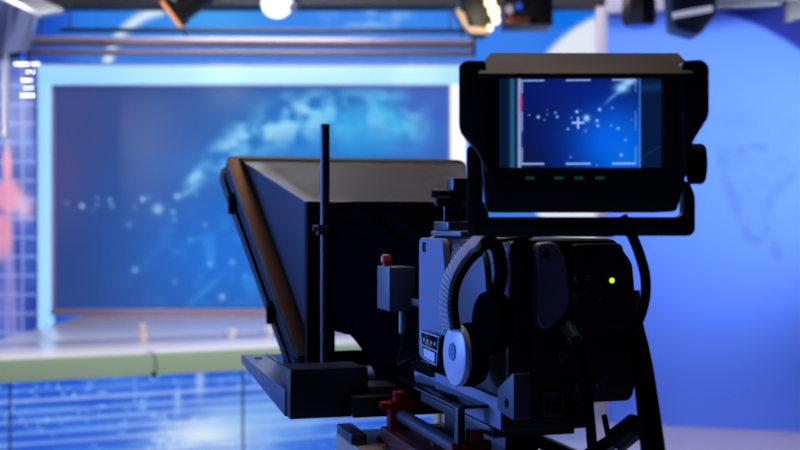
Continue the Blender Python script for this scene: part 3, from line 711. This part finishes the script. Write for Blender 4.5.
# frame knobs
for (x, y) in ((233,203),(273,309)):
    # find height along the left bar
    t = (y-165)/(360-165); c = At.lerp(Ab, t) - gn*0.022 + Vector((0.005,0,0.008))
    MB().cyl(c, c+Vector((-0.018,0,0)), 0.014, bev=0.002).box(c+Vector((-0.018,-0.008,-0.03)), c+Vector((-0.006,0.008,0.006)), 0.003).build('frame_knob', M['rubber'], tp)
# rear opening frame of the hood
MB().box((nl-0.004,U0-0.022,NB-0.015),(nl+0.022,U0+0.004,NT+0.002),0.002).box((nl+0.0215,U0-0.015,NB-0.015),(nl+0.048,U0+0.002,NB+0.08),0.002).build('hood_rear_post', M['rubber'], tp)
MB().box((nr-0.022,U0-0.022,NB-0.015),(nr+0.006,U0+0.004,NT+0.002),0.002).build('hood_rear_post', M['rubber'], tp)
MB().box((nl+0.0225,U0-0.012,NT-0.02),(nr-0.0225,U0+0.003,NT+0.002),0.002).build('hood_rear_bar', M['blackm'], tp)
# black cloth shroud
secs = [(0.752,0.150,NT+0.003,1.256),(0.70,0.126,1.488,1.253),(0.66,0.112,1.479,1.243),(0.62,0.101,1.47,1.222),(0.585,0.095,1.463,1.19),(0.53,0.080,1.455,1.178),(0.46,0.064,1.444,1.18),(0.42,0.062,1.436,1.19),(0.355,0.063,1.425,1.215)]
L = []; N = 72
sp2 = spline([Vector((a,b,c)) for a,b,c,_ in secs], 4); sp3 = spline([Vector((a,d,0)) for a,_,_,d in secs], 4)
for s_, q in zip(sp2, sp3):
    u, w, zt2, zb2 = s_.x, s_.y, s_.z, q.y; ring = []
    f_ = min(1, (0.752-u)/0.1)*min(1, (u-0.34)/0.04)
    for k in range(N):
        t = 2*math.pi*k/N; cx_, sz_ = math.cos(t), math.sin(t); e = 0.35
        x = w*math.copysign(abs(cx_)**e, cx_); z = (zt2+zb2)/2 + (zt2-zb2)/2*math.copysign(abs(sz_)**e, sz_)
        wr = f_*(0.006*math.sin(9*t+u*30)+0.004*math.sin(17*t-u*60+1))
        ring.append(Vector((x*(1+wr*6), u+wr*0.6, z+wr*(1.2 if sz_ > 0 else 1.5))))
    L.append(ring)
t_ = bmesh.new(); VV = [[t_.verts.new(p) for p in r] for r in L]
for a, b in zip(VV, VV[1:]):
    for i in range(N): t_.faces.new((a[i], a[(i+1) % N], b[(i+1) % N], b[i]))
bmesh.ops.recalc_face_normals(t_, faces=t_.faces)
mb = MB(); mb._add(t_); mb.build('cloth_shroud', M['cloth'], tp, ang=80)
# upright rod
rb_ = rp(325,362,y=0.722); rt_ = rp(325.5,124,y=0.722)
MB().cyl((rb_.x,0.722,rb_.z-0.01),(rb_.x,0.722,rt_.z),0.0083,bev=0.001).build('upright_rod', M['black'], tp)
q = rp(320,228,y=0.722)
MB().box((q.x-0.006,0.712,q.z-0.012),(q.x+0.016,0.735,q.z+0.006),0.002).cyl((q.x-0.012,0.722,q.z),(q.x-0.004,0.722,q.z),0.006).build('rod_clamp', M['gunmetal'], tp)
# monitor tray: tapering slab and the rear box
A0 = rp(243,354,z=1.193); 
mv0, mv1, mu0, mu1 = -0.25, 0.25, 0.492, 0.975
wed = [(mu0,1.197),(mu1,1.197),(mu1,1.182),(mu0,1.156)]
tray = MB().prism(wed, mv0, mv1, 0.002, fn=lambda y,z,x: Vector((x,y,z))).build('prompter_monitor', mat('monitor_case', (78,84,102), 0.38, 0.3, noise=0.06), tp)
MB().box((mv0+0.05,mu0+0.06,1.1972),(mv1-0.05,mu1-0.03,1.1985),0.0005).build('monitor_screen', M['gloss'], tray)
mb = MB().box((mv0+0.045,mu0+0.05,1.1971),(mv0+0.049,mu1-0.02,1.200),0.0005)
mb.build('screen_lip', M['black'], tray)
for u in (0.58, 0.9): MB().cyl((mv0+0.022,u,1.197),(mv0+0.022,u,1.1995),0.007,bev=0.0008).build('screw', M['gloss'], tray)
bx0 = rp(289,400,y=0.47).x; bx1 = rp(367,400,y=0.47).x
MB().box((bx0,0.462,1.156),(bx1,0.4915,1.232),0.003).box((bx0+0.003,0.49,1.1985),(bx1,0.56,1.229),0.003).build('rear_housing', M['black'], tp)
mb = MB().box((bx1-0.03,0.437,1.158),(0.11,0.4615,1.1895),0.003)
mb.box((bx1+0.001,0.4605,1.17),(0.12,0.4915,1.158),0.002).build('mount_bracket', M['blackm'], tp)

# ---- viewfinder
def vp(x, y, d=0.0): return VF.px(x, y, y=d)
def vpoly(*pts, d=0.0): return [(vp(a,b,d).x, vp(a,b,d).z) for a, b in pts]
vf = thing('viewfinder_monitor', 'black studio viewfinder with lit blue screen on top of the camera', 'viewfinder', VF, (0,0.03,1.437))
MB().prism(rounded(vpoly((481,64),(688,64),(688,150),(675,192),(675,212),(486,212),(480,150)),0.008), 0.004, 0.075, 0.006, seg=3).build('housing', M['black'], vf)
MB().ring(rounded(vpoly((480,70),(692,70),(690,150),(675,212),(486,212),(480,140)),0.006), rounded(vpoly((499,78.5),(661,78.5),(661,130),(661,168),(499,168),(499,130)),0.002), -0.012, 0.0035, 0.0015).build('bezel', M['blackm'], vf)
def vf_picture(x, y):
    # shows the studio through this camera: x 500-660, y 79-168
    c = np.empty(x.shape+(3,)); c[:] = (8,22,88)
    c = mixc(c, g(x,y,608,140,42,42)*1.0, (4,92,226))
    c = mixc(c, g(x,y,628,160,26,40)*0.8, (10,110,235))
    c = mixc(c, g(x,y,570,88,50,22)*0.6, (12,30,130))
    c = mixc(c, (1-ss(525,560,x))*ss(130,168,y)*0.7, (14,22,58))
    t = (x-585)/40; c = mixc(c, np.exp(-((y-(120-32*t))/2.6)**2)*ss(600,612,x)*0.6, (90,170,250))
    c = mixc(c, g(x,y,622,89,7,4.5)*1.0 + g(x,y,629,83,7,3)*0.9, (150,215,255))
    for a,b,r,s in ((529.5,115,1.0,.6),(538.6,117,1.5,1),(547.8,114.5,1,.5),(547.6,110,1,.3),(545,120,1,.5),(555.8,113,1.1,.8),(557.6,117,1.2,.9),(577.3,112,1.5,1),(582,111,.8,.3),(568.4,129,1.2,.8),(572,118,1,.6),(587,118.5,3.2,.95),(597.4,121,1.6,.8),(598.3,126,1.3,.9),(600,110,1.5,1),(612.5,108.5,1.3,.5),(611.6,126,1.2,.5),(618.4,129,1.4,.7),(626,140,1.3,.6),(621.5,155,1.5,.8),(571,157,1.4,.4),(586,131,1.5,.4),(597,165,1.2,.4),(632,120,1,.3)):
        c = mixc(c, np.exp(-((x-a)**2+(y-b)**2)/(r*r))*s, (190,230,255))
    # left band (light strip) and darkened sides
    c = mixc(c, np.exp(-((x-519.5)/2.2)**2), (150,160,215))
    c = mixc(c, np.exp(-((x-521)/1.4)**2)*g(x,y,521,104,9,9), (200,60,110))
    L_ = 1-ss(516.5,518,x); c = mixc(c, L_, (7,22,52)); c = mixc(c, np.exp(-((x-512.5)/2.8)**2)*0.9, (34,104,138))
    Rr = ss(640.5,641.5,x); c = mixc(c, Rr, (6,26,62)); c = mixc(c, Rr*(np.exp(-((y-(90-0.12*(x-640)))/4)**2)+np.exp(-((y-(156-0.6*(x-645)))/1.2)**2)*.8)*0.5, (18,70,130))
    c = mixc(c, np.exp(-((x-640)/0.9)**2)*0.7, (70,150,230))
    # frame marks and cross hair
    m = np.zeros(x.shape)
    for x0,x1 in ((521.5,544.5),(566,591),(612.5,636)):
        for yy in (81,163.5): m = np.maximum(m, ((x > x0) & (x < x1) & (np.abs(y-yy) < 0.8))*0.85)
    for xx in (522,636):
        for y0,y1 in ((80.5,93),(112,131),(147,164)): m = np.maximum(m, ((y > y0) & (y < y1) & (np.abs(x-xx) < 0.9))*(0.55 if xx == 522 else 0.35))
    m = np.maximum(m, ((np.abs(y-123) < 0.9) & (np.abs(x-578.5) < 6.2))*1.0); m = np.maximum(m, ((np.abs(x-578.5) < 0.9) & (np.abs(y-123) < 6))*1.0)
    return mixc(c, m, (150,190,250))
A_, B_ = vp(499,78,0), vp(661,169,0)
picture_grid('screen', lambda s, t: Vector((A_.x+(B_.x-A_.x)*s, 0.0, A_.z+(B_.z-A_.z)*t)), 340, 190, vf_picture, 499, 661, 78, 169, M['vfscreen'], vf, thick=0.003)
for x in (530,559,579,600):
    c = vp(x,178,-0.0122); MB().box(c-Vector((0.0045,0.001,0.0016)), c+Vector((0.0045,0.0004,0.0016)), 0.0006).build('button', M['button'], vf)
# visor top: sloping plate from the rear top edge down to the front edge, with cheeks
def vq(x, y, d): return vp(x, y, d)
r0, r1 = vq(487,53,0.05), vq(680,53,0.05); f0, f1 = vq(478,73,-0.055), vq(694,73,-0.055)
mb = MB(); e_ = Vector((0,0,-0.004))
nseg = 8; Lp = []
for k in range(2):
    pts = [f0, f0.lerp(r0,0.5)+Vector((0,0,0.001)), r0+Vector((0.004,-0.01,-0.001)), r0+Vector((0.012,0,0)), r1+Vector((-0.012,0,0)), r1+Vector((-0.004,-0.01,-0.001)), f1.lerp(r1,0.5)+Vector((0,0,0.001)), f1]
    Lp.append([p + (Vector() if k == 0 else Vector((0,0,-0.006))) for p in pts])
mb.loops(Lp, bev=0.001).build('visor_top', M['visor'], vf)
# cheeks: flared side flaps
le = rounded(vpoly((459,66),(466,62),(486,62),(488,175),(478,152),(459,130),d=-0.03),0.006)
re = rounded(vpoly((680,62),(700,61),(707,67),(707,117),(690,144),(684,175),d=-0.03),0.006)
def vfn(x, z, y): return Vector((x, y, z))
MB().prism(le, -0.04, -0.004, 0.002).build('side_flap', M['black'], vf)
MB().prism(re, -0.04, -0.004, 0.002).build('side_flap', M['black'], vf)
# rear wall above bezel closing the visor
MB().prism(vpoly((480,70),(692,70),(692,76),(480,76),d=-0.02), -0.03, -0.0125, 0.001).build('visor_lip', M['black'], vf)
# yoke
yk = vpoly((467,149),(472,145),(479,148),(483,172),(483,214),(487,217),(678,217),(682,213),(682,194),(681,180),(688,184),(693,196),(693,231),(688,236),(472,236),(467,231),d=0.03)
MB().prism(rounded(yk,0.003,3), 0.018, 0.046, 0.002).build('yoke', M['blackm'], vf)
c = vp(684,164,0.032); 
MB().lathe([(0.0,0),(0.012,0),(0.012,0.004),(0.0205,0.005),(0.0215,0.007),(0.0215,0.018),(0.020,0.0205),(0.0,0.0205)], c, (1,0,0)).build('tilt_knob', M['rubber'], vf)
c = vp(482,164,0.032)
MB().lathe([(0.0,0),(0.012,0),(0.012,0.008),(0.009,0.012),(0.0,0.012)], c, (-1,0,0)).build('pivot', M['black'], vf)
q = vp(575,236,0.03)
MB().box((q.x-0.06,0.02,q.z-0.001),(q.x+0.04,0.075,q.z+0.012),0.002).build('yoke_foot', M['black'], vf)
# viewfinder cable
cp = [vp(622,216,0.06), vp(630,232,0.06), vp(638,250,0.055), vp(645,275,0.06), vp(645,298,0.08), vp(638,322,0.1), vp(628,338,0.13)]
o = MB().tube(cp, 0.0058, 10).build('viewfinder_cable', M['rubber'], frame=VF, base=cp[0]); tag(o, 'thick black cable looping from the viewfinder down the camera right side', 'cable')

# ================================================================== LIGHTS
def area(name, loc, target, size, power, color, shape='SQUARE', sy=None):
    l = bpy.data.lights.new(name, 'AREA'); l.energy = power; l.color = color; l.size = size
    if sy: l.shape = 'RECTANGLE'; l.size_y = sy
    o = bpy.data.objects.new(name, l); C.objects.link(o); o.location = loc
    o.rotation_euler = (Vector(target)-Vector(loc)).to_track_quat('-Z','Y').to_euler(); return o
def spot(name, loc, target, ang, power, color, blend=0.8, r=0.2):
    l = bpy.data.lights.new(name, 'SPOT'); l.energy = power; l.color = color; l.spot_size = R(ang); l.spot_blend = blend; l.shadow_soft_size = r
    o = bpy.data.objects.new(name, l); C.objects.link(o); o.location = loc
    o.rotation_euler = (Vector(target)-Vector(loc)).to_track_quat('-Z','Y').to_euler(); return o
area('warm_overhead', (0.1,1.9,3.7), (0.0,1.6,1.2), 1.0, 26, (1,0.80,0.66))
area('blue_left', (-2.8,2.5,1.9), (0,1.6,1.3), 1.4, 150, (0.12,0.28,1.0))
area('blue_behind', (-2.6,-0.6,2.0), (0.1,1.3,1.3), 1.0, 7, (0.25,0.4,1.0))  # weak unseen fill, added to lift the camera's rear
area('corner_light', (-3.3,5.0,2.4), (-2.8,7.0,2.6), 0.6, 36, (0.85,0.88,1.0))  # unseen light added to brighten the drape and top left corner
spot('desk_light', (0.7,3.4,3.9), (-1.3,6.0,0.7), 62, 950, (1,0.95,0.98), 0.6, 0.4)
spot('right_wall_wash', (3.4,4.2,2.3), (2.5,7.85,1.95), 45, 900, (0.80,0.88,1.0), 1.0, 0.3)
area('column_light', (1.2,7.4,3.8), (1.58,8.75,1.9), 0.5, 16, (1,0.96,1))
area('platform_light', (-1.0,7.3,3.9), (-1.0,7.4,0.7), 1.4, 75, (0.9,0.9,1.0))
area('hood_sheen_fill', (0.15,6.1,3.95), (0.0,1.8,1.4), 1.3, 9, (1,0.92,0.92))  # unseen light added to lay a sheen on the hood top
spot('strip_glare', (-1.0,6.2,3.5), (-1.36,8.45,2.55), 10, 70, (1,1,1), 1.0, 0.05)
spot('strip_glare', (0.2,6.2,3.5), (0.12,8.45,2.55), 12, 70, (1,1,1), 1.0, 0.05)
spot('floor_right', (2.3,5.4,3.9), (2.0,6.9,0), 46, 420, (1,0.88,0.93), 0.8, 0.3)

l = bpy.data.lights.new('barn_door_glow', 'POINT'); l.energy = 3; l.color = (1,0.82,0.58); l.shadow_soft_size = 0.05
lo = bpy.data.objects.new('barn_door_glow', l); C.objects.link(lo); lo.location = P(484,12,YG-0.32)
w = bpy.data.worlds.new('World'); bpy.context.scene.world = w; w.use_nodes = True
w.node_tree.nodes['Background'].inputs[0].default_value = (0.05,0.08,0.25,1); w.node_tree.nodes['Background'].inputs[1].default_value = 0.05

# ================================================================== CAMERA
cam = bpy.data.cameras.new('Camera'); co = bpy.data.objects.new('Camera', cam); C.objects.link(co)
co.location = (0,0,EYE); co.rotation_euler = (R(90),0,0)
cam.sensor_width = 36; cam.lens = 50; cam.clip_start = 0.05
cam.dof.use_dof = True; cam.dof.focus_distance = 1.5; cam.dof.aperture_fstop = 4.8; cam.dof.aperture_blades = 0
sc = bpy.context.scene; sc.camera = co
sc.view_settings.view_transform = 'Standard'; sc.view_settings.look = 'None'; sc.view_settings.gamma = 1; sc.view_settings.exposure = 0; sc.view_settings.use_curve_mapping = False
sc.cycles.use_denoising = True
sc.cycles.sample_clamp_indirect = 4
